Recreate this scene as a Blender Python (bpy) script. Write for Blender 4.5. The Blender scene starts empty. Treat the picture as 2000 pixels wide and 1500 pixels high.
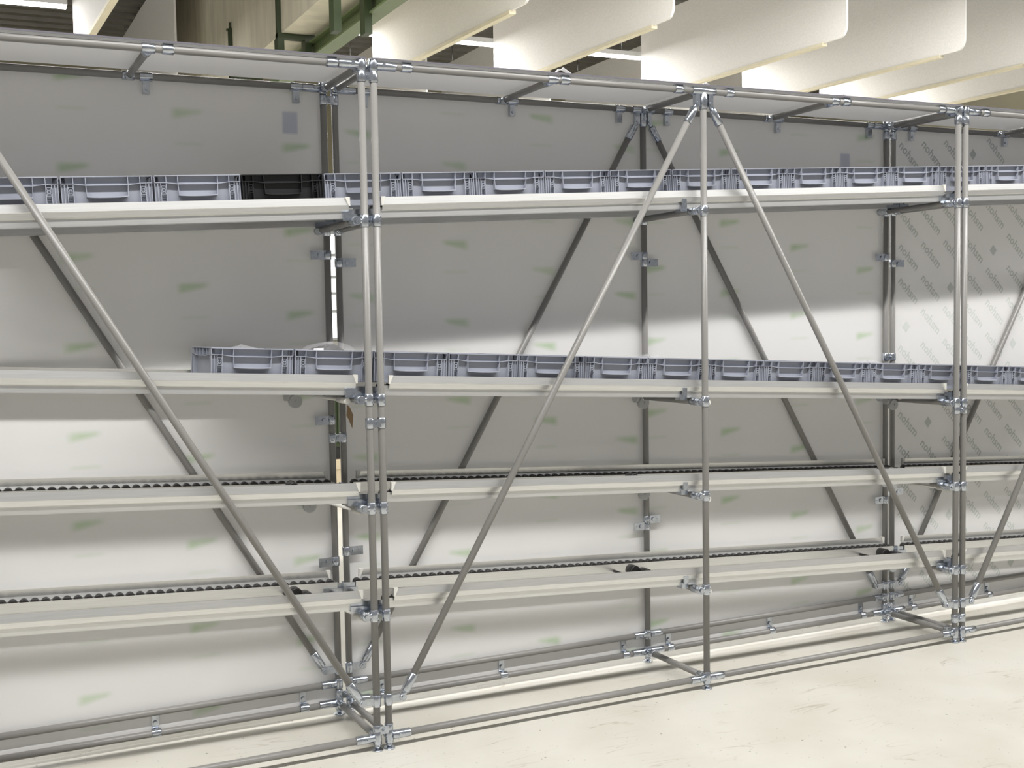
import bpy, bmesh, math, random
from mathutils import Vector, Matrix
random.seed(4)
C = bpy.context.scene.collection
SC = bpy.context.scene
PI = math.pi

# ------------------------------------------------------------------ camera, world, lights
cam_d = bpy.data.cameras.new('camera')
cam = bpy.data.objects.new('camera', cam_d); C.objects.link(cam)
cam.location = (-1.4446, -3.7764, 1.5992)
cam.rotation_euler = (1.5112, 0.0222, -0.4083)
cam_d.sensor_width = 36.0
cam_d.lens = 2143.61 / 2000 * 36
cam_d.shift_x = (1000 - 809.41) / 2000
cam_d.shift_y = (759.34 - 750) / 2000
cam_d.clip_end = 200
SC.camera = cam

SC.view_settings.view_transform = 'Standard'
SC.view_settings.look = 'None'
SC.view_settings.exposure = 0.0
SC.view_settings.gamma = 1.0

wd = bpy.data.worlds.new('hall_light'); SC.world = wd
wd.use_nodes = True
wd.node_tree.nodes['Background'].inputs[0].default_value = (1.0, 0.99, 0.975, 1)
wd.node_tree.nodes['Background'].inputs[1].default_value = 0.30

def area(name, loc, rot, sx, sy, power, col):
    l = bpy.data.lights.new(name, 'AREA'); l.shape = 'RECTANGLE'
    l.size = sx; l.size_y = sy; l.energy = power; l.color = col
    o = bpy.data.objects.new(name, l); C.objects.link(o)
    o.location = loc; o.rotation_euler = rot
    return o
# row of ceiling strip lights over the aisle in front of the racks
area('aisle_strip_light', (3.0, -2.75, 5.5), (math.radians(28), 0, 0), 18, 0.12, 1040, (1, 0.985, 0.96))
# strip light row over the aisle behind the racks
area('rear_aisle_strip_light', (3.0, 5.2, 5.8), (0, 0, 0), 16, 0.12, 700, (1, 0.99, 0.97))
# row between the two ranks of hanging panels
area('baffle_strip_light', (11.0, 11.0, 5.67), (0, 0, 0), 16, 0.12, 1120, (1, 0.99, 0.97))
area('baffle_strip_light', (-3.0, 11.0, 5.67), (0, 0, 0), 6, 0.12, 450, (1, 0.99, 0.97))

# ------------------------------------------------------------------ materials
def new_mat(name):
    m = bpy.data.materials.new(name); m.use_nodes = True
    nt = m.node_tree
    return m, nt, nt.nodes['Principled BSDF']

def simple(name, col, rough=0.5, metal=0.0, noise=0.0, scale=20.0, bump=0.0, stretch=(1, 1, 1), spec=0.5):
    m, nt, b = new_mat(name)
    b.inputs['Roughness'].default_value = rough
    b.inputs['Metallic'].default_value = metal
    b.inputs['Specular IOR Level'].default_value = spec
    b.inputs['Base Color'].default_value = (*col, 1)
    if noise or bump:
        tc = nt.nodes.new('ShaderNodeTexCoord'); mp = nt.nodes.new('ShaderNodeMapping')
        mp.inputs['Scale'].default_value = stretch
        nz = nt.nodes.new('ShaderNodeTexNoise'); nz.inputs['Scale'].default_value = scale; nz.inputs['Detail'].default_value = 6
        nt.links.new(tc.outputs['Object'], mp.inputs[0]); nt.links.new(mp.outputs[0], nz.inputs['Vector'])
        if noise:
            r = nt.nodes.new('ShaderNodeValToRGB')
            r.color_ramp.elements[0].position = 0.3; r.color_ramp.elements[1].position = 0.7
            r.color_ramp.elements[0].color = (*[c * (1 - noise) for c in col], 1)
            r.color_ramp.elements[1].color = (*[min(1, c * (1 + noise)) for c in col], 1)
            nt.links.new(nz.outputs['Fac'], r.inputs[0]); nt.links.new(r.outputs[0], b.inputs['Base Color'])
        if bump:
            bp = nt.nodes.new('ShaderNodeBump'); bp.inputs['Strength'].default_value = bump; bp.inputs['Distance'].default_value = 0.01
            nt.links.new(nz.outputs['Fac'], bp.inputs['Height']); nt.links.new(bp.outputs[0], b.inputs['Normal'])
    return m

M = {}
M['tube'] = simple('grey_coated_tube', (0.23, 0.224, 0.214), 0.33, 0, 0.04, 6)
M['zinc'] = simple('zinc_plated_steel', (0.53, 0.565, 0.62), 0.22, 1.0, 0.12, 60)
M['alu'] = simple('brushed_aluminium', (0.76, 0.76, 0.745), 0.36, 0.88, 0.05, 30, 0, (0.3, 6, 6))
M['crate'] = simple('grey_plastic', (0.315, 0.333, 0.39), 0.42, 0, 0.03, 8)
M['black'] = simple('black_plastic', (0.012, 0.012, 0.013), 0.4)
M['rubber'] = simple('black_roller_plastic', (0.018, 0.017, 0.017), 0.35)
M['cap'] = simple('pale_plastic_cap', (0.68, 0.67, 0.63), 0.5)
M['greyplastic'] = simple('mid_grey_plastic', (0.42, 0.43, 0.43), 0.4)
M['card'] = simple('brown_card', (0.30, 0.21, 0.12), 0.8, 0, 0.08, 30)
M['baffle'] = simple('white_felt', (0.82, 0.80, 0.765), 0.9, 0, 0.04, 45, 0.25)
M['batten'] = simple('pale_timber', (0.72, 0.66, 0.50), 0.7, 0, 0.08, 12, 0, (8, 0.4, 8))
M['concrete'] = simple('bare_concrete', (0.58, 0.54, 0.43), 0.85, 0, 0.13, 3.0, 0.0, (1, 2.0, 0.35))
M['green'] = simple('green_painted_steel', (0.125, 0.165, 0.07), 0.45, 0, 0.06, 10)
M['darkgreen'] = simple('dark_green_enamel', (0.03, 0.045, 0.016), 0.5)
M['deck'] = simple('dark_steel_deck', (0.13, 0.122, 0.108), 0.42, 0.3, 0.12, 3)
M['olive'] = simple('far_wall_paint', (0.27, 0.25, 0.17), 0.85, 0, 0.1, 0.6)
M['edge'] = simple('dark_edge_tape', (0.11, 0.105, 0.125), 0.5)
M['white'] = simple('white_sheet', (0.8, 0.8, 0.8), 0.5)
M['wood'] = simple('pallet_timber', (0.62, 0.52, 0.36), 0.8, 0, 0.1, 12)

def emis(name, col, s):
    m, nt, b = new_mat(name)
    b.inputs['Base Color'].default_value = (*col, 1)
    b.inputs['Emission Color'].default_value = (*col, 1); b.inputs['Emission Strength'].default_value = s
    return m
M['lamp'] = emis('lamp_diffuser', (1, 0.98, 0.95), 9.0)
M['daylight'] = emis('bright_window_pane', (1, 0.99, 0.96), 1.15)

# floor: cream coating with specks, scratches and stains
def floor_mat():
    m, nt, b = new_mat('cream_speckled_floor')
    N = nt.nodes.new; L = nt.links.new
    tc = N('ShaderNodeTexCoord')
    n1 = N('ShaderNodeTexNoise'); n1.inputs['Scale'].default_value = 2.2; n1.inputs['Detail'].default_value = 5
    L(tc.outputs['Object'], n1.inputs['Vector'])
    r1 = N('ShaderNodeValToRGB'); r1.color_ramp.elements[0].position = 0.32; r1.color_ramp.elements[1].position = 0.62
    r1.color_ramp.elements[0].color = (0.545, 0.522, 0.455, 1); r1.color_ramp.elements[1].color = (0.605, 0.588, 0.53, 1)
    L(n1.outputs['Fac'], r1.inputs[0])
    # dark specks
    prev = r1.outputs[0]
    for scl, lo, hi, thr, amt in ((17, 0.045, 0.085, 0.55, 0.8), (42, 0.07, 0.13, 0.62, 0.55)):
        v = N('ShaderNodeTexVoronoi'); v.inputs['Scale'].default_value = scl
        L(tc.outputs['Object'], v.inputs['Vector'])
        sp = N('ShaderNodeMapRange'); sp.inputs['From Min'].default_value = lo; sp.inputs['From Max'].default_value = hi
        sp.inputs['To Min'].default_value = amt; sp.inputs['To Max'].default_value = 0
        L(v.outputs['Distance'], sp.inputs['Value'])
        sep = N('ShaderNodeSeparateColor'); L(v.outputs['Color'], sep.inputs[0])
        gt = N('ShaderNodeMath'); gt.operation = 'GREATER_THAN'; gt.inputs[1].default_value = thr
        L(sep.outputs[0], gt.inputs[0])
        mu = N('ShaderNodeMath'); mu.operation = 'MULTIPLY'; L(sp.outputs[0], mu.inputs[0]); L(gt.outputs[0], mu.inputs[1])
        mx = N('ShaderNodeMix'); mx.data_type = 'RGBA'; L(mu.outputs[0], mx.inputs['Factor']); L(prev, mx.inputs['A'])
        mx.inputs['B'].default_value = (0.10, 0.085, 0.07, 1); prev = mx.outputs['Result']
    # scratches in three directions, broken up by noise
    for ang, sc, seed in ((0.5, 1.1, 3.0), (2.2, 0.9, 11.0), (1.3, 0.7, 23.0)):
        mp = N('ShaderNodeMapping'); mp.inputs['Rotation'].default_value = (0, 0, ang); mp.inputs['Location'].default_value = (seed, seed * 0.7, 0)
        mp.inputs['Scale'].default_value = (sc * 0.5, sc * 3.2, 1)
        L(tc.outputs['Object'], mp.inputs[0])
        w = N('ShaderNodeTexNoise'); w.inputs['Scale'].default_value = 1.6; w.inputs['Detail'].default_value = 3; w.inputs['Distortion'].default_value = 0.35
        L(mp.outputs[0], w.inputs['Vector'])
        a = N('ShaderNodeMath'); a.operation = 'SUBTRACT'; a.inputs[1].default_value = 0.5; L(w.outputs['Fac'], a.inputs[0])
        ab = N('ShaderNodeMath'); ab.operation = 'ABSOLUTE'; L(a.outputs[0], ab.inputs[0])
        mr = N('ShaderNodeMapRange'); mr.inputs['From Max'].default_value = 0.005; mr.inputs['To Min'].default_value = 0.6; mr.inputs['To Max'].default_value = 0
        L(ab.outputs[0], mr.inputs['Value'])
        g = N('ShaderNodeTexNoise'); g.inputs['Scale'].default_value = 3.1; L(tc.outputs['Object'], g.inputs['Vector'])
        gm = N('ShaderNodeMapRange'); gm.inputs['From Min'].default_value = 0.52; gm.inputs['From Max'].default_value = 0.66; L(g.outputs['Fac'], gm.inputs['Value'])
        mm = N('ShaderNodeMath'); mm.operation = 'MULTIPLY'; L(mr.outputs[0], mm.inputs[0]); L(gm.outputs[0], mm.inputs[1])
        x = N('ShaderNodeMix'); x.data_type = 'RGBA'; L(mm.outputs[0], x.inputs['Factor']); L(prev, x.inputs['A']); x.inputs['B'].default_value = (0.30, 0.26, 0.2, 1)
        prev = x.outputs['Result']
    L(prev, b.inputs['Base Color'])
    b.inputs['Roughness'].default_value = 0.33
    b.inputs['Specular IOR Level'].default_value = 0.4
    return m
M['floor'] = floor_mat()

# opal back panel: pale plastic that lets some light through, blurred print showing from its far face
def panel_mat(name, x0=None, z0=0.0, flip=1.0, sticker=None):
    m, nt, b = new_mat(name)
    N = nt.nodes.new; L = nt.links.new
    base = (0.80, 0.795, 0.788, 1)
    def val(x): return x
    def op(kind, a, c=None, clamp=False):
        n = N('ShaderNodeMath'); n.operation = kind; n.use_clamp = clamp
        for i, q in enumerate((a, c)):
            if q is None: continue
            if isinstance(q, (int, float)): n.inputs[i].default_value = q
            else: L(q, n.inputs[i])
        return n.outputs[0]
    col = None
    if x0 is not None:
        tc = N('ShaderNodeTexCoord'); s = N('ShaderNodeSeparateXYZ'); L(tc.outputs['Object'], s.inputs[0])
        X, Z = s.outputs[0], s.outputs[2]
        u = op('DIVIDE', op('SUBTRACT', X, x0), 0.427)
        iu = op('ROUND', u)
        fu = op('MULTIPLY', op('MULTIPLY', op('SUBTRACT', u, iu), 0.427), flip)
        w = op('DIVIDE', op('ADD', op('SUBTRACT', Z, z0), op('MULTIPLY', iu, 0.112)), 0.331)
        fw = op('MULTIPLY', op('SUBTRACT', w, op('ROUND', w)), 0.331)
        mx = op('DIVIDE', op('SUBTRACT', 0.070, op('ABSOLUTE', fu)), 0.030, True)
        # thick at one end, its lower edge rising towards the other
        top = op('DIVIDE', op('SUBTRACT', 0.025, fw), 0.020, True)
        bot = op('DIVIDE', op('ADD', op('ADD', fw, 0.018), op('MULTIPLY', fu, -0.22)), 0.020, True)
        mark = op('MULTIPLY', op('MULTIPLY', mx, top), bot)
        fw2 = op('ADD', fw, 0.115)
        thin = op('MULTIPLY', op('DIVIDE', op('SUBTRACT', 0.012, op('ABSOLUTE', fw2)), 0.01, True), op('MULTIPLY', mx, 0.28))
        # uneven ink
        nz = N('ShaderNodeTexNoise'); nz.inputs['Scale'].default_value = 9; L(tc.outputs['Object'], nz.inputs['Vector'])
        f = op('MULTIPLY', op('ADD', mark, thin, True), op('ADD', op('MULTIPLY', nz.outputs['Fac'], 0.7), 0.12))
        mix = N('ShaderNodeMix'); mix.data_type = 'RGBA'; L(f, mix.inputs['Factor'])
        mix.inputs['A'].default_value = base; mix.inputs['B'].default_value = (0.40, 0.57, 0.31, 1)
        col = mix.outputs['Result']
        if sticker:
            sx, sz = sticker
            a = op('DIVIDE', op('SUBTRACT', 0.036, op('ABSOLUTE', op('SUBTRACT', X, sx))), 0.01, True)
            c = op('DIVIDE', op('SUBTRACT', 0.048, op('ABSOLUTE', op('SUBTRACT', Z, sz))), 0.01, True)
            mix2 = N('ShaderNodeMix'); mix2.data_type = 'RGBA'; L(op('MULTIPLY', op('MULTIPLY', a, c), 0.55), mix2.inputs['Factor'])
            L(col, mix2.inputs['A']); mix2.inputs['B'].default_value = (0.42, 0.46, 0.58, 1)
            col = mix2.outputs['Result']
        L(col, b.inputs['Base Color'])
    else:
        b.inputs['Base Color'].default_value = base
    b.inputs['Roughness'].default_value = 0.36
    b.inputs['Specular IOR Level'].default_value = 0.45
    tr = N('ShaderNodeBsdfTranslucent')
    if col is not None: L(col, tr.inputs[0])
    else: tr.inputs[0].default_value = base
    ms = N('ShaderNodeMixShader'); ms.inputs[0].default_value = 0.32
    L(b.outputs[0], ms.inputs[1]); L(tr.outputs[0], ms.inputs[2])
    out = [n for n in nt.nodes if n.type == 'OUTPUT_MATERIAL'][0]
    L(ms.outputs[0], out.inputs['Surface'])
    return m
M['opal'] = panel_mat('opal_sheet')

# thin clear film
def film_mat():
    m, nt, b = new_mat('clear_film')
    b.inputs['Base Color'].default_value = (0.9, 0.9, 0.92, 1); b.inputs['Roughness'].default_value = 0.15
    b.inputs['Alpha'].default_value = 0.16
    return m
M['film'] = film_mat()

# ------------------------------------------------------------------ mesh helpers
class MB:
    def __init__(s): s.v = []; s.f = []; s.sm = []
    def add(s, vs, fs, smooth=False):
        o = len(s.v); s.v += [tuple(v) for v in vs]
        s.f += [tuple(i + o for i in f) for f in fs]; s.sm += [smooth] * len(fs)
    def box(s, a, b):
        x0, y0, z0 = a; x1, y1, z1 = b
        s.add([(x0,y0,z0),(x1,y0,z0),(x1,y1,z0),(x0,y1,z0),(x0,y0,z1),(x1,y0,z1),(x1,y1,z1),(x0,y1,z1)],
              [(0,3,2,1),(4,5,6,7),(0,1,5,4),(1,2,6,5),(2,3,7,6),(3,0,4,7)])
    def hexa(s, p):   # eight corners, bottom ring then top ring
        s.add(p, [(0,3,2,1),(4,5,6,7),(0,1,5,4),(1,2,6,5),(2,3,7,6),(3,0,4,7)])
    def cyl(s, a, b, r, n=16, r2=None, bevel=0.0):
        a = Vector(a); b = Vector(b); d = (b - a); L = d.length; d.normalize()
        t = Vector((0, 0, 1)) if abs(d.z) < 0.9 else Vector((1, 0, 0))
        u = d.cross(t).normalized(); w = d.cross(u)
        r2 = r if r2 is None else r2
        if bevel: st = [(0, r - bevel), (bevel, r), (L - bevel, r2), (L, r2 - bevel)]
        else: st = [(0, r), (L, r2)]
        vs = []; fs = []
        for h, rr in st:
            for i in range(n):
                q = 2 * PI * i / n
                vs.append(a + d * h + (u * math.cos(q) + w * math.sin(q)) * rr)
        k = len(st)
        o = len(s.v)
        for j in range(k - 1):
            for i in range(n):
                i2 = (i + 1) % n
                fs.append((j*n+i, j*n+i2, (j+1)*n+i2, (j+1)*n+i))
        s.add(vs, fs, True)
        c0 = [o + i for i in range(n)][::-1]; c1 = [o + (k-1)*n + i for i in range(n)]
        s.f += [tuple(c0), tuple(c1)]; s.sm += [False, False]
    def bolt(s, c, d=(0, -1, 0), r=0.006, h=0.004):
        c = Vector(c); d = Vector(d)
        s.cyl(c, c + d * h, r, 6)
    def extrude_x(s, prof, x0, x1):
        n = len(prof)
        vs = [(x0, y, z) for y, z in prof] + [(x1, y, z) for y, z in prof]
        fs = [(i, (i+1) % n, n + (i+1) % n, n + i) for i in range(n)]
        s.add(vs, fs); o = len(s.v) - 2*n
        s.f += [tuple(o + i for i in range(n))[::-1], tuple(o + n + i for i in range(n))]; s.sm += [False, False]
    def mesh(s, name, mat):
        me = bpy.data.meshes.new(name); me.from_pydata(s.v, [], s.f); me.materials.append(mat)
        me.polygons.foreach_set('use_smooth', s.sm)
        bm = bmesh.new(); bm.from_mesh(me); bmesh.ops.recalc_face_normals(bm, faces=bm.faces); bm.to_mesh(me); bm.free()
        me.update(); return me
    def build(s, name, mat, parent=None, label=None):
        o = bpy.data.objects.new(name, s.mesh(name, mat)); C.objects.link(o)
        if parent: o.parent = parent
        if label: o['label'] = label
        return o

def thing(name, label, cat, loc=(0, 0, 0), group=None):
    o = bpy.data.objects.new(name, None); C.objects.link(o); o.location = loc; o.empty_display_size = 0.1
    o['label'] = label; o['category'] = cat
    if group: o['group'] = group
    return o
def tag(o, label, cat, group=None, kind=None):
    if label: o['label'] = label
    if cat: o['category'] = cat
    if group: o['group'] = group
    if kind: o['kind'] = kind
    return o
def struct(name, mb, mat):
    o = mb.build(name, mat); o['kind'] = 'structure'; return o
def dup(root, loc, label, group=None):
    r = root.copy(); C.objects.link(r); r.location = loc; r['label'] = label
    if group: r['group'] = group
    for ch in list(root.children):
        c = ch.copy(); C.objects.link(c); c.parent = r
        for g in list(ch.children):
            d = g.copy(); C.objects.link(d); d.parent = c
    return r

# ------------------------------------------------------------------ the setting
mb = MB(); mb.box((-14, -12, -0.1), (34, 20, 0)); struct('floor', mb, M['floor'])
# corrugated steel deck, ribs along X
mb = MB(); prof = []
y = -6.0; ZD = 7.15
while y < 20.0:
    prof += [(y, ZD), (y + 0.16, ZD), (y + 0.21, ZD + 0.12), (y + 0.35, ZD + 0.12)]; y += 0.40
prof += [(y, ZD), (y, ZD + 0.3), (-6.0, ZD + 0.3)]
mb.extrude_x(prof, -14, 34); struct('ceiling', mb, M['deck'])
# far wall with a band of bright windows
WX0, WX1, WZ0, WZ1 = 2.0, 12.0, 1.25, 3.72
mb = MB()
mb.box((-14, 20, 0), (34, 20.2, WZ0)); mb.box((-14, 20, WZ1), (34, 20.2, 7.4))
mb.box((-14, 20, WZ0), (WX0, 20.2, WZ1)); mb.box((WX1, 20, WZ0), (34, 20.2, WZ1))
struct('wall_back', mb, M['olive'])
mb = MB(); mb.box((21.0, -3, 0), (21.2, 19.99, 7.149)); struct('wall_right', mb, simple('olive_wall_lightened', (0.62, 0.59, 0.46), 0.85, 0, 0.08, 0.8))  # olive wall colour lightened to stand in for light missing on this side
fr = MB()
for z in (1.25, 1.88, 2.29, 2.66, 3.16, 3.66):
    fr.box((WX0, 19.96, z), (WX1, 20.06, z + 0.06))
x = WX0
while x <= WX1 + 0.01:
    fr.box((x - 0.03, 19.96, WZ0), (x + 0.03, 20.06, WZ1)); x += 1.25
wf = struct('window_1', fr, M['greyplastic'])
pn = MB(); pn.box((WX0, 20.08, WZ0), (WX1, 20.12, WZ1)); pn.build('pane', M['daylight'], wf)
# concrete beams
mb = MB(); mb.box((2.36, 0.5, 5.0), (2.78, 15.6, 7.15)); struct('trim_1', mb, M['concrete'])
mb = MB(); mb.box((2.0, 15.7, 0.0), (2.9, 16.3, 7.15)); b2 = struct('trim_2', mb, M['concrete'])

# green steel beam under the concrete one, with its clamps
g = thing('steel_beam', 'green painted steel beam hung under the concrete beam', 'beam', (2.72, 4.0, 4.73))
mb = MB()
mb.box((-0.04, -3.4, 0.0), (0.15, 6.6, 0.02)); mb.box((-0.04, -3.4, 0.17), (0.15, 6.6, 0.19)); mb.box((0.04, -3.4, 0.02), (0.07, 6.6, 0.17))
mb.build('joist', M['green'], g)
def clamp(y, lab):
    t = thing('beam_clamp', lab, 'clamp', (2.36, y, 5.0), 'clamps holding the green beam')
    mb = MB(); mb.box((-0.05, -0.03, -0.06), (-0.002, 0.03, 0.62)); mb.build('strap', M['darkgreen'], t)
    mb = MB(); mb.cyl((-0.026, 0, 0.62), (-0.026, 0, 0.70), 0.014, 8); mb.cyl((-0.075, 0, 0.6), (-0.05, 0, 0.6), 0.02, 6); mb.build('bolt', M['darkgreen'], t)
    mb = MB(); mb.box((-0.05, -0.05, -0.06), (0.40, 0.05, -0.002)); mb.build('crosspiece', M['darkgreen'], t)
    mb = MB(); mb.box((-0.06, -0.07, -0.47), (0.02, 0.07, -0.06)); mb.build('drop_plate', M['darkgreen'], t)
    mb = MB(); mb.box((0.27, -0.07, -0.47), (0.35, 0.07, -0.06)); mb.build('drop_plate', M['darkgreen'], t)
clamp(8.75, 'dark green clamp on the concrete beam, the one with a tall strap up its side')
clamp(6.8, 'dark green clamp on the concrete beam, nearest to the white panels')
clamp(11.0, 'dark green clamp on the concrete beam, farthest and barely showing over the rack top')

# hanging white acoustic panels: felt sheet with a timber batten along the lower edge
def baffle(x, y0, y1, z0, z1, lab, batten=True, skew=0.0):
    t = thing('hanging_panel', lab, 'acoustic panel', (x, y0, z0), 'white felt panels hung from the roof')
    mb = MB(); n = 14; th = 0.03
    # outline in the YZ plane with a rounded near lower corner
    out = [(0.16, 0), (y1 - y0, 0), (y1 - y0, z1 - z0), (0.0, z1 - z0)]
    for i in range(7):
        q = PI / 2 * i / 6
        out.append((0.10 - 0.10 * math.sin(PI/2 - q) if False else 0.10 * (1 - math.cos(q)), 0.14 * (1 - math.sin(q))))
    k = len(out)
    vs = [(-th/2 + skew * py, py, pz) for py, pz in out] + [(th/2 + skew * py, py, pz) for py, pz in out]
    fs = [tuple(range(k)), tuple(range(2*k - 1, k - 1, -1))] + [(i, k + i, k + (i+1) % k, (i+1) % k) for i in range(k)]
    mb.add(vs, fs); mb.build('felt_sheet', M['baffle'], t)
    if batten:
        L = y1 - y0
        mb = MB()
        mb.hexa([(-0.03 + skew*0.36, 0.36, -0.035), (0.05 + skew*0.36, 0.36, -0.035), (0.05 + skew*L, L, -0.035), (-0.03 + skew*L, L, -0.035),
                 (-0.03 + skew*0.36, 0.36, 0.006), (0.05 + skew*0.36, 0.36, 0.006), (0.05 + skew*L, L, 0.006), (-0.03 + skew*L, L, 0.006)])
        mb.build('batten', M['batten'], t)
    for yy in (0.5, y1 - y0 - 0.5):
        mb = MB(); mb.cyl((skew*yy, yy, z1 - z0), (skew*yy, yy, 7.15 - z0), 0.006, 6)
        mb.build('hanging_wire', M['zinc'], t)
baffle(0.37, 6.67, 10.63, 5.0, 6.3, 'white hanging panel at far left, above the left rack bay', skew=-0.025)
nm = ['white hanging panel beside the green beam, nearest to it', 'white hanging panel second to the right of the green beam',
      'white hanging panel third to the right of the green beam', 'white hanging panel fourth to the right of the green beam',
      'white hanging panel fifth to the right of the green beam', 'white hanging panel farthest right, in front of the olive wall']
for i, (xa, sk) in enumerate(((4.50, -0.060), (6.37, -0.055), (8.95, -0.058), (10.97, -0.075), (12.55, -0.065), (14.1, -0.08))):
    baffle(xa, 6.67, 10.63, 5.0, 6.2, nm[i], skew=sk)
baffle(1.93, 12.6, 17.6, 5.0, 7.0, 'white hanging panel left of the concrete beam, farther back', False)
baffle(5.95, 12.6, 16.6, 5.0, 6.6, 'far white hanging panel showing under the panel beside the green beam', False)
baffle(8.24, 12.6, 16.9, 5.0, 6.82, 'far white hanging panel showing left of the second panel from the green beam', False)
baffle(11.17, 12.6, 16.9, 5.0, 6.82, 'far white hanging panel showing left of the third panel from the green beam', False)
baffle(13.4, 12.6, 16.9, 5.0, 6.82, 'far white hanging panel showing left of the fourth panel from the green beam', False)
# strip luminaires between the two ranks of panels
LN = {-1.75: 'lit strip light at the top left corner of the photo', 3: 'lit strip light glimpsed beside the green beam', 5: 'lit strip light showing under the first panel right of the green beam',
      7: 'lit strip light showing under the second panel right of the green beam', 9: 'lit strip light just showing under the third panel right of the green beam'}
for x0 in (-4, -1.75, 3, 5, 7, 9, 11, 13):
    t = thing('strip_light', LN.get(x0, 'lit strip light wholly behind the hanging panels'), 'ceiling light', (x0, 11.0, 5.73), 'strip lights behind the hanging panels')
    mb = MB(); mb.box((0.02, -0.05, 0.0), (1.98, 0.05, 0.07)); mb.build('housing', M['white'], t)
    mb = MB(); mb.box((0.03, -0.045, -0.035), (1.97, 0.045, 0.0)); mb.build('diffuser', M['lamp'], t)
    for xx in (0.4, 1.6):
        mb = MB(); mb.cyl((xx, 0, 0.07), (xx, 0, 1.42), 0.005, 6); mb.build('hanger_wire', M['zinc'], t)

# green machine on a timber base seen through the slot between two rear posts
t = thing('machine_cabinet', 'dark green cabinet glimpsed in the slot between the paired rear posts', 'cabinet', (1.95, 6.3, 0.33))
mb = MB(); mb.box((-0.45, -0.3, 0.12), (0.45, 0.3, 0.62)); mb.build('body', M['darkgreen'], t)
mb = MB(); mb.box((-0.42, -0.27, 0.0), (0.42, 0.27, 0.12)); mb.build('plinth', M['black'], t)
for a in (-0.43, 0.02):
    mb = MB(); mb.box((a, -0.32, 0.16), (a + 0.41, -0.3, 0.58)); mb.build('door', M['darkgreen'], t)
t = thing('timber_base', 'pale timber base under the dark green cabinet', 'pallet', (1.95, 6.3, 0.0))
for xx in (-0.46, -0.06, 0.34):
    mb = MB(); mb.box((xx, -0.38, 0.0), (xx + 0.12, 0.38, 0.25)); mb.build('bearer', M['wood'], t)
mb = MB(); mb.box((-0.5, -0.4, 0.25), (0.5, 0.4, 0.33)); mb.build('deck_boards', M['wood'], t)

# ------------------------------------------------------------------ rack bays (local X from the bay origin)
D = 0.4292; R = 0.0135; RS = 0.0168
XL, XM, XR = 0.0474, 1.5242, 3.0
HT = 2.539; HB = 0.049
rows = [(2.066, 0.0443), (1.411, -0.0526), (1.0075, -0.0523), (0.6035, -0.0527)]      # height of the flange top at X = 0 and slope
def rowz(k, X): return rows[k][0] + rows[k][1] * X

M['p_left'] = panel_mat('opal_sheet_marks_left_bay', 2.035, 0.212, 1.0, (2.866, 2.402))
M['p_cl'] = panel_mat('opal_sheet_marks_centre_left', 0.152, 0.054, -1.0)
M['p_cr'] = panel_mat('opal_sheet_marks_centre_right', 2.026, 0.055, 1.0, (2.746, 2.354))

def sleeve(mb, a, b, r=RS):
    mb.cyl(a, b, r, 18, bevel=0.0012)

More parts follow.
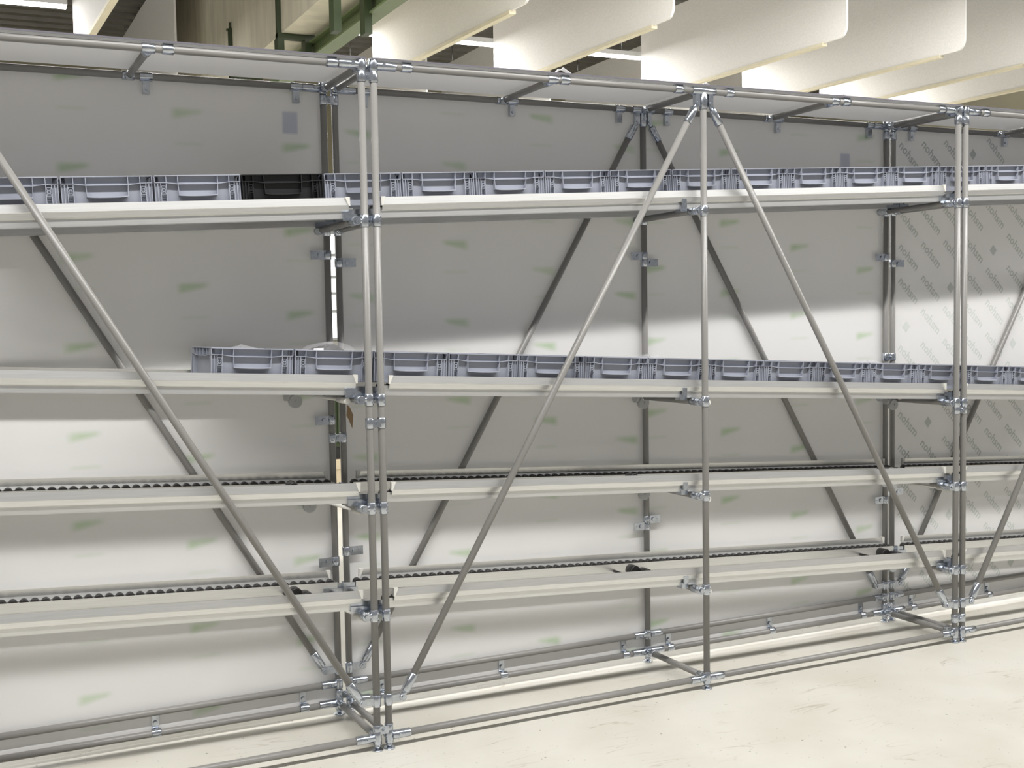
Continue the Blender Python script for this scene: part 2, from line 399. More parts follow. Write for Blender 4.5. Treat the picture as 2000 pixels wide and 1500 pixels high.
def make_rack(k, label):
    X0 = 3.0 * k
    root = thing('rack_bay', label, 'rack', (X0, 0, 0))
    P = lambda name, mb, mat, lab=None, par=None: mb.build(name, M[mat], par or root, lab)
    posts = [(XL, 0), (XM, 0), (XR, 0), (XL, D), (XM, D), (XR, D)]
    for x, y in posts:
        mb = MB(); mb.cyl((x, y, 0.03), (x, y, HT - 0.012), R, 20); P('post', mb, 'tube')
        ft = MB(); ft.cyl((x, y, 0.0), (x, y, 0.005), 0.022, 20, bevel=0.0015); ft.cyl((x, y, 0.005), (x, y, 0.03), 0.0085, 12); ft.cyl((x, y, 0.012), (x, y, 0.02), 0.013, 6)
        P('levelling_foot', ft, 'zinc')
    # long rails
    for y, z, nmr in ((0, HT, 'top_rail'), (D, HT + 0.002, 'top_rail'), (0, HB, 'bottom_rail'), (D, HB - 0.002, 'bottom_rail'), (D, 0.1295, 'skirting_rail')):
        for xa, xb in ((XL, XM), (XM, XR)):
            mb = MB(); mb.cyl((xa + 0.012, y, z), (xb - 0.012, y, z), R, 18); P(nmr, mb, 'tube')
    # crossbars front to back
    for x in (XL, XM, XR, 0.80, 2.24):
        mb = MB(); mb.cyl((x, 0.012, HT - 0.004), (x, D - 0.012, HT - 0.002), R, 16); P('top_crossbar', mb, 'tube')
    for x in (XL, XM, XR):
        mb = MB(); mb.cyl((x, 0.012, HB), (x, D - 0.012, HB), R, 16); P('bottom_crossbar', mb, 'tube')
    cbx = {XL: XL, XM: XM - 0.034, XR: XR - 0.034}
    for r in range(4):
        for x in (XL, XM, XR):
            z = rowz(r, X0 + x) - 0.0895
            xx = cbx[x]
            ya, yb = (0.018, D - 0.018) if x == XL else (-0.004, D + 0.004)
            mb = MB(); mb.cyl((xx, ya, z), (xx, yb, z), R, 16); P('track_crossbar', mb, 'tube')
            for y in (0, D):
                c = MB(); sleeve(c, (x, y, z - 0.022), (x, y, z + 0.022))
                s = 1 if y == 0 else -1
                if x == XL: sleeve(c, (x, y + s*0.017, z), (x, y + s*0.055, z), 0.016)
                else:
                    sleeve(c, (xx, y - s*0.012, z), (xx, y + s*0.05, z), 0.0165)
                    c.cyl((xx, y, z), (x, y, z), 0.0125, 12)
                    if y == 0:
                        c.bolt((xx, -0.013, z), (0, -1, 0), 0.009, 0.005)
                for dz in (-0.010, 0.010): c.bolt((x + 0.008, y - s*0.0145, z + dz), (0.2, -s, 0), 0.0035, 0.003)
                P('crossbar_connector', c, 'zinc')
    # diagonal braces, an A from the middle post down to both ends
    for y in (0, D):
        s = -1 if y == 0 else 1
        for sx, xe in ((-1, XL), (1, XR)):
            piv_t = Vector((XM + sx * 0.033, y, HT - 0.052)); piv_b = Vector((xe - sx * 0.058, y, 0.190))
            d = (piv_b - piv_t).normalized()
            mb = MB(); mb.cyl(piv_t + d * 0.03, piv_b - d * 0.03, R, 18); P('diagonal_brace', mb, 'tube')
            c = MB()
            sleeve(c, piv_t + d * 0.025, piv_t + d * 0.095); c.cyl(piv_t, piv_t + d * 0.03, 0.010, 10)
            c.box((piv_t.x - 0.012, y - 0.010, piv_t.z - 0.012), (piv_t.x + 0.012, y + 0.010, HT - 0.005))
            c.bolt((piv_t.x, y - 0.010, piv_t.z), (0, -1, 0), 0.0075); c.bolt(piv_t + d * 0.045 + Vector((0, -0.016, 0)), (0, -1, 0), 0.006)
            P('brace_pivot', c, 'zinc')
            c = MB()
            sleeve(c, piv_b - d * 0.095, piv_b - d * 0.022); c.cyl(piv_b - d * 0.03, piv_b, 0.011, 10)
            sleeve(c, (xe, y, 0.168), (xe, y, 0.212)); c.box((min(xe, piv_b.x), y - 0.008, 0.177), (max(xe, piv_b.x), y + 0.008, 0.203))
            c.cyl((piv_b.x, y - 0.013, 0.19), (piv_b.x, y + 0.013, 0.19), 0.0135, 14); c.bolt((piv_b.x, y - 0.013, 0.19), (0, -1, 0), 0.007)
            P('brace_pivot', c, 'zinc')
        # plate over the middle post under the top rail
        c = MB(); sleeve(c, (XM - 0.058, y, HT), (XM + 0.058, y, HT)); sleeve(c, (XM, y, HT - 0.075), (XM, y, HT - 0.008)); c.bolt((XM, y - 0.0165, HT - 0.04), (0, -1, 0), 0.007)
        P('post_connector', c, 'zinc')
    # corner connectors
    for x, y in posts:
        c = MB(); sg = 1 if x == XL else -1
        if x != XM:
            sleeve(c, (x, y, HT - 0.022), (x, y, HT + 0.024)); sleeve(c, (x + sg*0.012, y, HT), (x + sg*0.088, y, HT), 0.0165)
            c.bolt((x + sg*0.036, y - 0.0163, HT), (0, -1, 0), 0.008, 0.006)
            P('corner_connector', c, 'zinc')
        sy = 1 if y == 0 else -1
        c = MB(); sleeve(c, (x, y + sy*0.012, HT - 0.003), (x, y + sy*0.06, HT - 0.003), 0.0165)
        P('crossbar_connector', c, 'zinc')
        c = MB(); sleeve(c, (x, y, HB - 0.025), (x, y, HB + 0.026))
        for q in ((1, -1) if x == XM else (sg,)):
            sleeve(c, (x + q*0.012, y, HB), (x + q*0.086, y, HB), 0.0165); c.bolt((x + q*0.04, y - 0.0163, HB), (0, -1, 0), 0.007, 0.005)
        sleeve(c, (x, y + sy*0.012, HB), (x, y + sy*0.055, HB), 0.0163)
        c.cyl((x, y, 0.012), (x, y, 0.03), 0.011, 12)
        P('corner_connector', c, 'zinc')
        if y == D:
            c = MB(); sleeve(c, (x, y, 0.1295 - 0.02), (x, y, 0.1295 + 0.02))
            for q in ((1, -1) if x == XM else (sg,)):
                sleeve(c, (x + q*0.012, y, 0.1295), (x + q*0.075, y, 0.1295), 0.0165); c.bolt((x + q*0.03, y - 0.0163, 0.1295), (0, -1, 0), 0.007, 0.005)
            P('rail_connector', c, 'zinc')
    # intermediate crossbar connectors on the top rails
    for x in (0.80, 2.24):
        for y, sy in ((0, 1), (D, -1)):
            c = MB(); sleeve(c, (x - 0.022, y, HT), (x + 0.022, y, HT)); sleeve(c, (x, y + sy*0.012, HT - 0.004), (x, y + sy*0.05, HT - 0.004), 0.0163)
            P('crossbar_connector', c, 'zinc')
    # clips that hold the sheets
    for x in (0.178, 0.855, 1.399, 1.659, 2.305, 2.888):
        c = MB(); sleeve(c, (x - 0.020, 0, HT), (x + 0.020, 0, HT)); c.box((x - 0.018, -0.01, HT + 0.015), (x + 0.018, 0.03, HT + 0.019)); P('panel_clip', c, 'zinc')
        xr = x + (0.0 if 0.5 < x < 2.5 else 0.0)
        c = MB(); sleeve(c, (xr - 0.024, D, HT), (xr + 0.024, D, HT)); c.box((xr - 0.013, D - 0.004, HT - 0.062), (xr + 0.013, D + 0.014, HT - 0.012))
        c.bolt((xr, D - 0.004, HT - 0.045), (0, -1, 0), 0.006); P('panel_clip', c, 'zinc')
    for x, z, sg in ((XL, 1.850, 1), (XL, 0.673, 1), (XM, 1.882, -1), (XM, 1.852, 1), (XM, 0.640, -1), (XM, 0.668, 1), (XR, 1.880, -1), (XR, 1.216, -1), (XR, 0.637, -1)):
        c = MB(); sleeve(c, (x, D, z - 0.019), (x, D, z + 0.019)); xa, xb = sorted((x + sg*0.008, x + sg*0.072))
        c.box((xa, D - 0.006, z - 0.018), (xb, D - 0.002, z + 0.018)); c.cyl((x + sg*0.034, D - 0.006, z), (x + sg*0.034, D - 0.012, z), 0.009, 10)
        c.box((x + sg*0.055 - 0.006, D - 0.0075, z - 0.002), (x + sg*0.055 + 0.006, D - 0.006, z + 0.002))
        c.box((x + sg*0.034 - 0.008, D - 0.002, z - 0.008), (x + sg*0.034 + 0.008, D + 0.018, z + 0.008)); P('panel_clip', c, 'zinc')
    for x in (0.20, 0.762, 1.40, 1.65, 2.255, 2.85):
        z = HB
        c = MB(); sleeve(c, (x - 0.018, D, z), (x + 0.018, D, z)); c.box((x - 0.013, D + 0.012, z + 0.005), (x + 0.013, D + 0.019, z + 0.062)); c.cyl((x, D + 0.012, z + 0.034), (x, D + 0.004, z + 0.034), 0.009, 10)
        P('panel_clip', c, 'zinc')
    # sheets
    tp = MB()
    for xa, xb in ((0.034, XM - 0.002), (XM + 0.002, 3.013)):
        tp.box((xa, -0.016, HT + 0.0195), (xb, D - 0.02, HT + 0.0235))
    ts = P('top_sheet', tp, 'opal', 'pale flat sheet roofing the rack bay')
    ed = MB(); ed.box((0.034, -0.0185, HT + 0.0185), (3.013, -0.0160, HT + 0.0245)); P('edge_strip', ed, 'edge', 'thin dark front edge', ts)
    for i, (xa, xb) in enumerate(((0.046, XM - 0.0015), (XM + 0.0015, 3.0))):
        bm_ = MB(); bm_.box((xa, D + 0.019, 0.044), (xb, D + 0.024, HT + 0.012))
        mat = {-1: ('opal', 'p_left'), 0: ('p_cl', 'p_cr'), 1: ('opal', 'opal')}[k][i]
        lab = {-1: 'white translucent back panel with faint green marks', 0: 'white translucent back panel with faint green marks', 1: 'white back panel printed with slanting rows of grey lettering'}[k]
        pan = P('back_panel', bm_, mat, lab)
        if k == 1 and i == 0: lettering(pan, xa, xb)
    # clamps that tie this bay to its left-hand neighbour
    if k >= 0:
        for y in (0, D):
            zs = {0: (HT - 0.042, 1.234, 0.078), 1: (HT - 0.042, 1.129, 0.118)}[k] if y == 0 else {0: (HT - 0.045, 1.142, 0.084), 1: (HT - 0.045, 1.373, 0.075)}[k]
            for z in zs:
                c = MB(); sleeve(c, (0, y, z - 0.0195), (0, y, z + 0.0195), 0.0166); sleeve(c, (XL, y, z - 0.0195), (XL, y, z + 0.0195), 0.0166)
                c.box((0.004, y - 0.015, z - 0.015), (XL - 0.004, y - 0.008, z + 0.015)); c.cyl((XL/2, y - 0.015, z), (XL/2, y - 0.019, z), 0.010, 12); c.bolt((XL/2, y - 0.019, z), (0, -1, 0), 0.006)
                P('twin_clamp', c, 'zinc')
    return root

def lettering(pan, xa, xb):
    cu = bpy.data.curves.new('lettering_outline', 'FONT'); cu.body = 'nohsm'; cu.size = 0.064; cu.resolution_u = 2; cu.offset = 0.0011
    o = bpy.data.objects.new('lettering_outline', cu); C.objects.link(o)
    dg = bpy.context.evaluated_depsgraph_get()
    me = bpy.data.meshes.new_from_object(o.evaluated_get(dg))
    V = [v.co.copy() for v in me.vertices]; F = [tuple(p.vertices) for p in me.polygons]
    bpy.data.objects.remove(o); bpy.data.curves.remove(cu); bpy.data.meshes.remove(me)
    yf = D + 0.019 - 0.0006
    mt = MB(); lg = MB(); ca, sa = math.cos(math.radians(-44)), math.sin(math.radians(-44))
    for j in range(-1, 17):
        for i in range(-2, 11):
            # anchor of each word's first letter
            bx = 0.133 - 0.03 + i * 0.158 + (j % 2) * 0.0; bz = 2.45 - 0.173 * j + 0.013 * i
            if (i + 2 * j) % 7 == 3:
                cx, cz = bx + 0.06, bz - 0.06
                if xa + 0.04 < cx < xb - 0.04 and 0.1 < cz < 2.5:
                    lg.add([(cx, yf, cz - 0.03), (cx + 0.026, yf, cz), (cx, yf, cz + 0.03), (cx - 0.026, yf, cz)], [(0, 1, 2, 3)])
                continue
            pts = [(bx + v.x * ca - v.y * sa, yf, bz + v.x * sa + v.y * ca) for v in V]
            if min(p[0] for p in pts) < xa + 0.005 or max(p[0] for p in pts) > xb - 0.005: continue
            if min(p[2] for p in pts) < 0.06 or max(p[2] for p in pts) > HT - 0.01: continue
            mt.add(pts, F)
    me = pan.data; n0 = len(me.polygons)
    me2 = bpy.data.meshes.new('back_panel')
    Vv = [tuple(v.co) for v in me.vertices]; Ff = [tuple(p.vertices) for p in me.polygons]
    for m_ in (mt, lg):
        o_ = len(Vv); Vv += m_.v; Ff += [tuple(q + o_ for q in f) for f in m_.f]
    me2.from_pydata(Vv, [], Ff); me2.materials.append(me.materials[0]); me2.materials.append(M['ink'])
    for i, p in enumerate(me2.polygons): p.material_index = 0 if i < n0 else 1
    pan.data = me2
M['ink'] = simple('faded_print', (0.55, 0.58, 0.55), 0.5)

make_rack(-1, 'left rack bay of grey tubes, cut off by the photo edge')
make_rack(0, 'centre rack bay of grey tubes with a full A-shaped brace in view')
make_rack(1, 'right rack bay of grey tubes, backed by a panel with slanting lettering')

# ------------------------------------------------------------------ roller tracks
def guide_profile(y0, s):
    # y0: outer face of the flange, s=+1 when the lane lies towards +Y
    p = [(0.004, 0.0), (0.0, -0.0275), (0.0012, -0.029), (0.0045, -0.047), (0.039, -0.0605), (0.039, -0.056), (0.009, -0.0445), (0.0045, -0.027), (0.0075, 0.0)]
    q = [(y0 + s * a, z) for a, z in p]
    return q
YF, YB = 0.030, 0.412
ROLL_P = 0.0375; ROLL_R = 0.0165
def roller_mesh():
    mb = MB(); mb.cyl((0, -0.011, 0), (0, 0.011, 0), ROLL_R, 18, bevel=0.002); mb.cyl((0, -0.0135, 0), (0, 0.0135, 0), 0.004, 8)
    return mb.mesh('roller', M['rubber'])
RM = roller_mesh()
def channel(mb, yc, xa, xb):
    w = 0.0165; t = 0.0018
    mb.box((xa, yc - w, -0.074), (xb, yc - w + t, -0.0375)); mb.box((xa, yc + w - t, -0.074), (xb, yc + w, -0.0375)); mb.box((xa, yc - w, -0.0755), (xb, yc + w, -0.0738))
YCF, YCB = 0.0600, 0.374
TL = ['top', 'second', 'third', 'bottom']
def make_track(k, r):
    X0 = 3.0 * k; z0, sl = rows[r]
    what = {0: 'holding crates', 1: 'holding crates', 2: 'empty, black rollers showing', 3: 'empty, black rollers showing'}[r]
    if r == 1 and k == -1: what = 'crates only at its right end'
    t = thing('roller_track', '%s aluminium roller track of the %s rack bay, %s' % (TL[r], {-1: 'left', 0: 'centre', 1: 'right'}[k], what), 'conveyor track', (X0, 0, z0 + sl * X0))
    t.rotation_euler = (0, -math.atan(sl), 0)
    xa, xb = (0.083, 2.953) if r == 0 else (0.098, 2.968)
    for y0, s in ((YF, 1), (YB, -1)):
        mb = MB(); mb.extrude_x(guide_profile(y0, s), xa, xb); gr = mb.build('guide_rail', M['alu'], t)
        for x, q in ((xa, -1), (xb, 1)):
            mb = MB(); yo, yi = y0 - s*0.0025, y0 + s*0.011
            quad = [(x + q*0.005, -0.031), (x - q*0.001, -0.031), (x - q*0.013, 0.0015), (x + q*0.005, 0.0015)]
            mb.hexa([(a, yo, c) for a, c in quad] + [(a, yi, c) for a, c in quad])
            mb.build('end_cap', M['cap'], gr, 'pale plastic end cap')
    for yc in (YCF, YCB):
        mb = MB(); channel(mb, yc, xa - 0.035, xb + 0.02); mb.build('roller_channel', M['alu'], t)
    # rollers: rear strip one by one where it can be seen, the front strip behind the flange as one part
    n = int((xb - xa + 0.05) / ROLL_P)
    st = MB(); front_singles = []
    for i in range(n + 1):
        x = xa - 0.025 + i * ROLL_P
        vis = r >= 2 and ((k == 0) or (k == -1 and x > 1.35) or (k == 1 and x < 1.6))
        for yc in (YCF, YCB):
            front = yc == YCF
            if (vis and not front) or (vis and front and (i < 3 or i > n - 3)):
                o = bpy.data.objects.new('roller', RM); C.objects.link(o); o.parent = t; o.location = (x, yc, -0.0435)
            else:
                st.cyl((x, yc - 0.011, -0.0435), (x, yc + 0.011, -0.0435), ROLL_R, 12)
    for yc in (YCF, YCB): st.box((xa - 0.03, yc - 0.0135, -0.062), (xb + 0.015, yc + 0.0135, -0.0395))
    so = st.build('roller_strip', M['rubber'], t); so['kind'] = 'stuff'
    # brackets under the lane
    for x in (XM - 0.075, XR - 0.052):
        if x > 2.9:
            for y in (0.032, YCB - 0.022):
                mb = MB(); mb.box((x - 0.02, y, -0.0745), (x + 0.125, y + 0.012, -0.060)); mb.box((x - 0.02, y + 0.010, -0.061), (x + 0.125, y + 0.013, -0.042)); mb.box((x - 0.02, y + 0.002, -0.084), (x + 0.10, y + 0.005, -0.074))
                mb.box((x + 0.062, y - 0.003, -0.078), (x + 0.076, y + 0.02, -0.038))
                mb.build('track_bracket', M['zinc'], t)
        else:
            mb = MB(); mb.box((x - 0.012, 0.0295, -0.0665), (x + 0.010, 0.036, -0.034)); mb.box((x - 0.020, 0.033, -0.088), (x + 0.012, 0.07, -0.064))
            mb.build('track_bracket', M['zinc'], t)
    if r > 0:
        zc = -0.118 if r == 1 else -0.134
        for x, yb in (((1.50, YCB), (2.95, 0.30)) if k == 0 else ((1.50, YCB), (2.852 if r == 1 else 2.90, YCB))):
            br = MB(); br.cyl((x - 0.004, yb + 0.010, zc), (x - 0.004, yb + 0.032, zc), 0.027, 28, bevel=0.002); br.bolt((x - 0.004, yb + 0.010, zc), (0, -1, 0), 0.004)
            bo = br.build('brake_disc', M['greyplastic'], t, 'round grey brake disc')
            br = MB(); br.cyl((x - 0.044, yb + 0.034, zc + 0.018), (x + 0.004, yb + 0.034, zc + 0.018), 0.018, 16); br.build('brake_hub', M['greyplastic'], bo)
            br = MB(); br.cyl((x + 0.012, yb + 0.0, zc + 0.030), (x + 0.085, 0.10, zc + 0.022), 0.0065, 12); br.cyl((x + 0.080, 0.12, zc + 0.022), (x + 0.092, 0.05, zc + 0.020), 0.011, 14)
            br.build('brake_rod', M['cap'], bo, 'pale brake rod')
    if r >= 2:
        for x in (1.30, 2.765):
            br = MB(); br.cyl((x, 0.19, -0.037), (x, 0.235, -0.037), 0.025, 24, bevel=0.002); br.cyl((x + 0.03, 0.14, -0.044), (x + 0.03, 0.19, -0.044), 0.025, 24, bevel=0.002)
            br.cyl((x, 0.05, -0.068), (x, 0.36, -0.068), 0.006, 10)
            br.build('stop_wheel', M['rubber'], t, 'black stop wheels between the rollers')
    return t
for k in (-1, 0, 1):
    for r in range(4): make_track(k, r)

# ------------------------------------------------------------------ crates
CW, CD, CH = 0.300, 0.336, 0.116
def crate_meshes():
    body = MB(); rim = MB(); hds = []
    w = CW / 2; t = 0.003; ins = 0.016; tap = 0.004
    # walls (slightly tapered), floor
    def wall_ring(z0, z1):
        for (ax, ay, bx, by) in ((-1, -1, 1, -1), (1, -1, 1, 1), (1, 1, -1, 1), (-1, 1, -1, -1)):
            def P(sx, sy, z, inner):
                q = ins + tap * (1 - z / CH) + (t if inner else 0)
                return (sx * (w - q), CD/2 + sy * (CD/2 - q), z)
            body.hexa([P(ax, ay, z0, 0), P(bx, by, z0, 0), P(bx, by, z0, 1), P(ax, ay, z0, 1), P(ax, ay, z1, 0), P(bx, by, z1, 0), P(bx, by, z1, 1), P(ax, ay, z1, 1)])
    wall_ring(0.004, CH - 0.002)
    body.box((-w + 0.018, 0.018, 0.0), (w - 0.018, CD - 0.018, 0.005))
    # vertical ribs and the latticed cells at both ends of the front and back faces
    def face_boxes(fn):
        for sgn, yo in ((1, 0.0), (-1, CD)):
            fn(sgn, yo)
    def cells(s, yo):
        def B(x0, x1, d0, d1, z0, z1, m=body):
            y0, y1 = sorted((yo + s * d0, yo + s * d1)); m.box((x0, y0, z0), (x1, y1, z1))
        zr = CH - 0.024
        for sx in (-1, 1):
            def BX(a, b, d0, d1, z0, z1, m=body):
                x0, x1 = sorted((sx * (w - a), sx * (w - b))); B(x0, x1, d0, d1, z0, z1, m)
            for a in (0.0005, 0.0105, 0.0205, 0.0390):
                BX(a, a + 0.0022, 0.002, 0.020, 0.004, zr)
            # K-lattice: bars, ring
            BX(0.0227, 0.0390, 0.003, 0.006, zr - 0.0125, zr - 0.0110); BX(0.0227, 0.0390, 0.003, 0.006, zr - 0.0400, zr - 0.0385)
            cx = sx * (w - 0.0308); cz = zr - 0.0255
            for i in range(10):
                a0, a1 = 2*PI*i/10, 2*PI*(i+1)/10
                y0, y1 = yo + s*0.003, yo + s*0.006
                p = []
                for yy in (y0, y1):
                    for rr, aa in ((0.0048, a0), (0.0068, a0), (0.0068, a1), (0.0048, a1)):
                        p.append((cx + rr*math.cos(aa), yy, cz + rr*math.sin(aa)))
                body.hexa(p)
            for qx, qz in ((1, 1), (1, -1), (-1, 1), (-1, -1)):
                y0, y1 = yo + s*0.003, yo + s*0.006
                a = Vector((cx + qx*0.0047, 0, cz + qz*0.0047)); b = Vector((cx + qx*0.0075, 0, cz + qz*0.0125)); n = Vector((-qz, 0, qx)).normalized() * 0.0009
                body.hexa([(v.x, y0, v.z) for v in (a - n, a + n, b + n, b - n)] + [(v.x, y1, v.z) for v in (a - n, a + n, b + n, b - n)])
    face_boxes(cells)
    # rim: top lip, second ledge with a dip in the middle, upright webs
    rim.box((-w, 0, CH - 0.003), (w, ins + 0.004, CH)); rim.box((-w, CD - ins - 0.004, CH - 0.003), (w, CD, CH))
    rim.box((-w, ins + 0.004, CH - 0.003), (-w + ins + 0.004, CD - ins - 0.004, CH)); rim.box((w - ins - 0.004, ins + 0.004, CH - 0.003), (w, CD - ins - 0.004, CH))
    def ledge_z(u):      # u in 0..1 across the face
        return CH - 0.0235 - (0.0055 if 0.27 < u < 0.73 else 0.0055 * max(0, min(1, (min(u, 1 - u) - 0.13) / 0.14)))
    N = 22
    for s, yo in ((1, 0.0), (-1, CD)):
        for i in range(N):
            u0, u1 = i / N, (i + 1) / N
            ya, yb = sorted((yo + s*0.001, yo + s*0.0185))
            rim.hexa([(-w + CW*u0, ya, ledge_z(u0) - 0.0022), (-w + CW*u1, ya, ledge_z(u1) - 0.0022), (-w + CW*u1, yb, ledge_z(u1) - 0.0022), (-w + CW*u0, yb, ledge_z(u0) - 0.0022),
                      (-w + CW*u0, ya, ledge_z(u0)), (-w + CW*u1, ya, ledge_z(u1)), (-w + CW*u1, yb, ledge_z(u1)), (-w + CW*u0, yb, ledge_z(u0))])
        for x in (-w, -w + 0.0395, -w + 0.0795, w - 0.0815, w - 0.0415, w - 0.002):
            u = (x + w) / CW; ya, yb = sorted((yo + s*0.0008, yo + s*0.0195))
            rim.box((x, ya, ledge_z(min(max(u, 0), 1)) - 0.001), (x + 0.002, yb, CH - 0.002))
    for s, xo in ((1, -w), (-1, w)):
        for i in range(N):
            u0, u1 = i / N, (i + 1) / N
            xa, xb = sorted((xo + s*0.001, xo + s*0.0185))
            rim.hexa([(xa, CD*u0, ledge_z(u0) - 0.0022), (xb, CD*u0, ledge_z(u0) - 0.0022), (xb, CD*u1, ledge_z(u1) - 0.0022), (xa, CD*u1, ledge_z(u1) - 0.0022),
                      (xa, CD*u0, ledge_z(u0)), (xb, CD*u0, ledge_z(u0)), (xb, CD*u1, ledge_z(u1)), (xa, CD*u1, ledge_z(u1))])
        for u in (0.12, 0.25, 0.42, 0.57, 0.74, 0.87):
            xa, xb = sorted((xo + s*0.0008, xo + s*0.0195)); rim.box((xa, CD*u, ledge_z(u) - 0.001), (xb, CD*u + 0.002, CH - 0.002))
        for u in (0.03, 0.10, 0.90, 0.97):
            xa, xb = sorted((xo + s*0.002, xo + s*0.0195)); rim.box((xa, CD*u - 0.001, 0.004), (xb, CD*u + 0.001, CH - 0.024))
    # grip: side cheeks and a rolled lower lip standing out from the face
    for s, yo in ((1, 0.0), (-1, CD)):
        zt, zb = CH - 0.029, CH - 0.067; hd = MB(); hds.append(hd)
        for sx in (-1, 1):
            xo, xi = sx * 0.0705, sx * 0.0685
            x2o, x2i = sx * 0.0680, sx * 0.0660
            p = []
            for z, a, b in ((zb, x2o, x2i), (zt, xo, xi)):
                y0, y1 = yo + s*0.001, yo + s*0.0195
                p += [(a, y0, z), (b, y0, z), (b, y1, z), (a, y1, z)]
            hd.hexa(p)
        n = 10; prev = None
        for i in range(n):
            u0, u1 = -1 + 2*i/n, -1 + 2*(i+1)/n
            zz = lambda u: zb - 0.003 * (1 - abs(u) ** 3)
            y0, y1 = yo + s*0.0, yo + s*0.0195
            p = []
            for dz in (-0.0025, 0.0012):
                p += [(0.068*u0, y0, zz(u0) + dz), (0.068*u1, y0, zz(u1) + dz), (0.068*u1, y1, zz(u1) + dz), (0.068*u0, y1, zz(u0) + dz)]
            hd.hexa(p)
    return body, rim, hds
_b, _r, _h = crate_meshes()
def crate_proto(mat):
    return [(n, m.mesh(n, M[mat])) for n, m in (('body', _b), ('rim', _r), ('handle', _h[0]), ('handle', _h[1]))]
GREY = crate_proto('crate'); BLACK = crate_proto('black')
YCR = 0.041
def place_crate(x, r, label, meshes, group, dy=0.0, dr=0.0):
    z0, sl = rows[r]
    t = thing('storage_crate', label, 'crate', (x, YCR + dy, z0 + sl * x - 0.0268), group)
    t.rotation_euler = (0, -math.atan(sl), dr)
    for n, me in meshes:
        o = bpy.data.objects.new(n, me); C.objects.link(o); o.parent = t
    return t
ORD = ['first', 'second', 'third', 'fourth', 'fifth', 'sixth', 'seventh', 'eighth', 'ninth', 'tenth', 'eleventh', 'twelfth', 'thirteenth', 'fourteenth', 'fifteenth', 'sixteenth', 'seventeenth']
PITCH = 0.3068
bi = 3      # the black crate is the fourth along the top row
for i in range(0, 19):
    x = -1.055 + PITCH * i + 0.1534 - PITCH
    j = i - bi
    if i < 0: continue
    if j == 0: lab, me = 'black plastic crate, the only black one, on the top track', BLACK
    else:
        lab = ('grey plastic crate on the top track, %s to the %s of the black crate' % (ORD[abs(j) - 1], 'left' if j < 0 else 'right')); me = GREY
    place_crate(x, 0, lab, me, 'crates on the top track', random.uniform(-0.002, 0.002), random.uniform(-0.004, 0.004))
for i in range(0, 16):
    x = -0.578 + PITCH * i + 0.151
    lab = ['leftmost grey plastic crate on the second track, its left end exposed', 'grey plastic crate on the second track with a clear bag bulging over its rim'][i] if i < 2 else 'grey plastic crate on the second track, %s from its left end' % ORD[i]
    place_crate(x, 1, lab, GREY, 'crates on the second track', random.uniform(-0.002, 0.002), random.uniform(-0.004, 0.004))

# bags and film in the crates
def lump(name, mat, parent, loc, sx, sy, sz, seed, rough=0.25, n=18, m=10):
    rnd = random.Random(seed); mb = MB(); vs = []; fs = []
    ph = [(rnd.uniform(0, 6), rnd.uniform(1.5, 5), rnd.uniform(1, 5)) for _ in range(6)]
    for j in range(m + 1):
        th = PI * j / m
        for i in range(n):
            a = 2 * PI * i / n
            q = 1 + rough * sum(math.sin(p + f * a + g * th) for p, f, g in ph) / 6
            if True: q += rnd.uniform(-0.05, 0.05)
            vs.append((loc[0] + sx * q * math.sin(th) * math.cos(a), loc[1] + sy * q * math.sin(th) * math.sin(a), loc[2] + sz * q * math.cos(th)))
    for j in range(m):
        for i in range(n):
            i2 = (i + 1) % n; fs.append((j*n+i, j*n+i2, (j+1)*n+i2, (j+1)*n+i))
    mb.add(vs, fs, True); return mb.build(name, mat, parent)
x = -0.578 + PITCH + 0.151 + 0.03; zc = rows[1][0] + rows[1][1] * x - 0.0268
t = thing('plastic_bag', 'clear plastic bag of dark parts bulging over a crate on the second track', 'bag', (x, 0.20, zc + 0.006))
lump('film', M['film'], t, (0, 0, 0.070), 0.122, 0.11, 0.068, 3)
lump('dark_parts', M['rubber'], t, (0.0, 0, 0.070), 0.092, 0.075, 0.055, 8, 0.35)
mb = MB(); mb.hexa([(-0.085, -0.075, 0.085), (-0.045, -0.085, 0.085), (-0.04, -0.08, 0.087), (-0.08, -0.07, 0.087), (-0.07, -0.055, 0.118), (-0.035, -0.065, 0.118), (-0.034, -0.062, 0.119), (-0.069, -0.052, 0.119)]); mb.build('paper_label', M['white'], t)
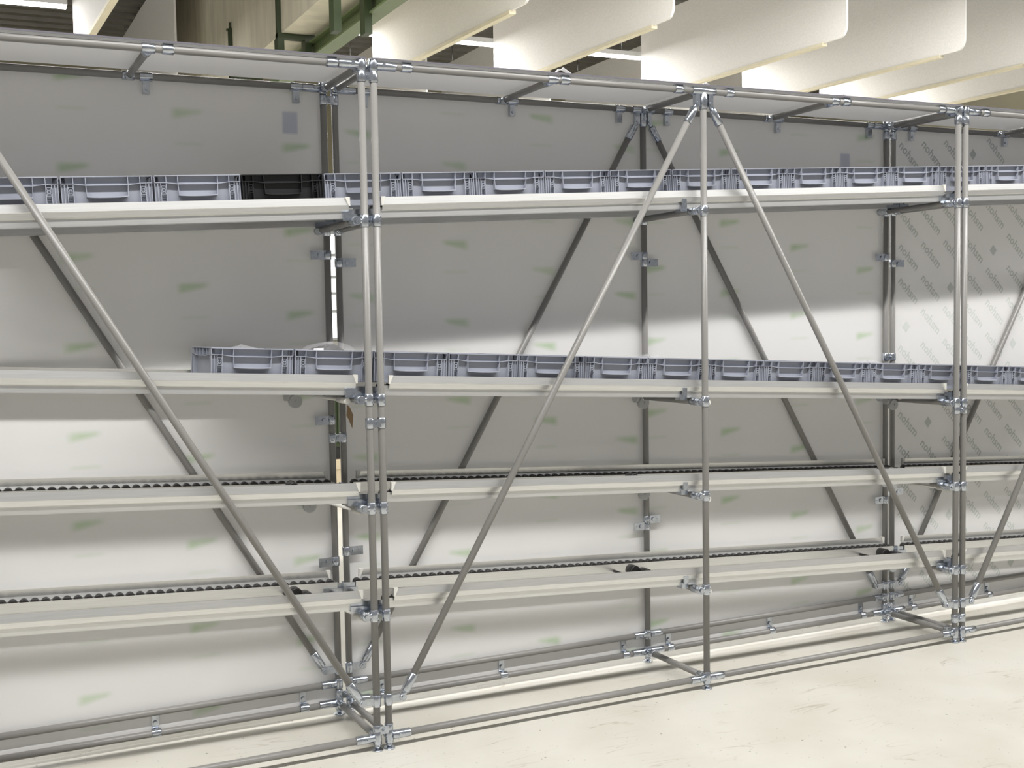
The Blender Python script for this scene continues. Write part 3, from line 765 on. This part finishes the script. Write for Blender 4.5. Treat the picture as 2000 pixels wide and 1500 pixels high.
for bx, lab, sz in ((-0.578 + 0.151, 'low crumple of clear film in the leftmost crate of the second track', 0.052), (-0.578 + 0.151 + 6 * PITCH - 0.03, 'clear film just showing over a second-track crate left of the middle post', 0.053), (-0.578 + 0.151 + 10 * PITCH, 'clear film just showing over a second-track crate left of the right post pair', 0.054)):
    zz = rows[1][0] + rows[1][1] * bx - 0.0268
    o = lump('plastic_film', M['film'], None, (0, 0, 0.066), 0.09, 0.10, sz, int(bx * 100) % 17)
    o.location = (bx, 0.20, zz + 0.006); tag(o, lab, 'film', 'clear film in the crates')

# brown card tag hung on the centre bay's rear post
mb = MB()
tg = [(0.0, 0.0), (0.012, -0.012), (0.026, -0.045), (0.020, -0.098), (0.006, -0.062), (-0.004, -0.045)]
vs = [(px, 0, pz) for px, pz in tg] + [(px, 0.0012, pz) for px, pz in tg]
mb.add(vs, [tuple(range(6)), tuple(range(11, 5, -1))] + [(i, (i+1) % 6, 6 + (i+1) % 6, 6 + i) for i in range(6)])
o = mb.build('card_tag', M['card']); o.location = (0.052, 0.385, 1.278); tag(o, 'small brown card tag hanging beside the paired rear posts', 'tag')
# scraps of film curling up from the top sheet
for bx, lab in ((0.85, 'white film scrap curling up on the centre bay roof, left of the middle post'), (1.54, 'small white film scrap on the roof sheet above the middle post'), (2.29, 'white film scrap on the roof sheet right of the middle post')):
    mb = MB(); s = 1.0 if bx < 1 else 0.5
    pts = [(-0.035, 0), (-0.025, 0.018), (-0.015, 0.014), (-0.005, 0.024), (0.012, 0.018), (0.03, 0.004), (0.035, 0)]
    vs = []
    for i, (a, b) in enumerate(pts):
        vs += [(a * s, -0.006 + 0.004 * math.sin(i * 2), b * s), (a * s, 0.016 + 0.004 * math.cos(i * 3), b * s * 0.8), (a * s, 0.016 + 0.004 * math.cos(i * 3), b * s * 0.8 + 0.001), (a * s, -0.006 + 0.004 * math.sin(i * 2), b * s + 0.001)]
    fs = [(0, 1, 2, 3)]
    for i in range(len(pts) - 1):
        for e in range(4): fs.append((i*4 + e, i*4 + (e+1) % 4, i*4 + 4 + (e+1) % 4, i*4 + 4 + e))
    fs.append(tuple(len(vs) - 4 + e for e in range(4)))
    mb.add(vs, fs); o = mb.build('film_scrap', M['white']); o.location = (bx, 0.0, HT + 0.0236); tag(o, lab, 'film scrap', 'film scraps on the rack roof')
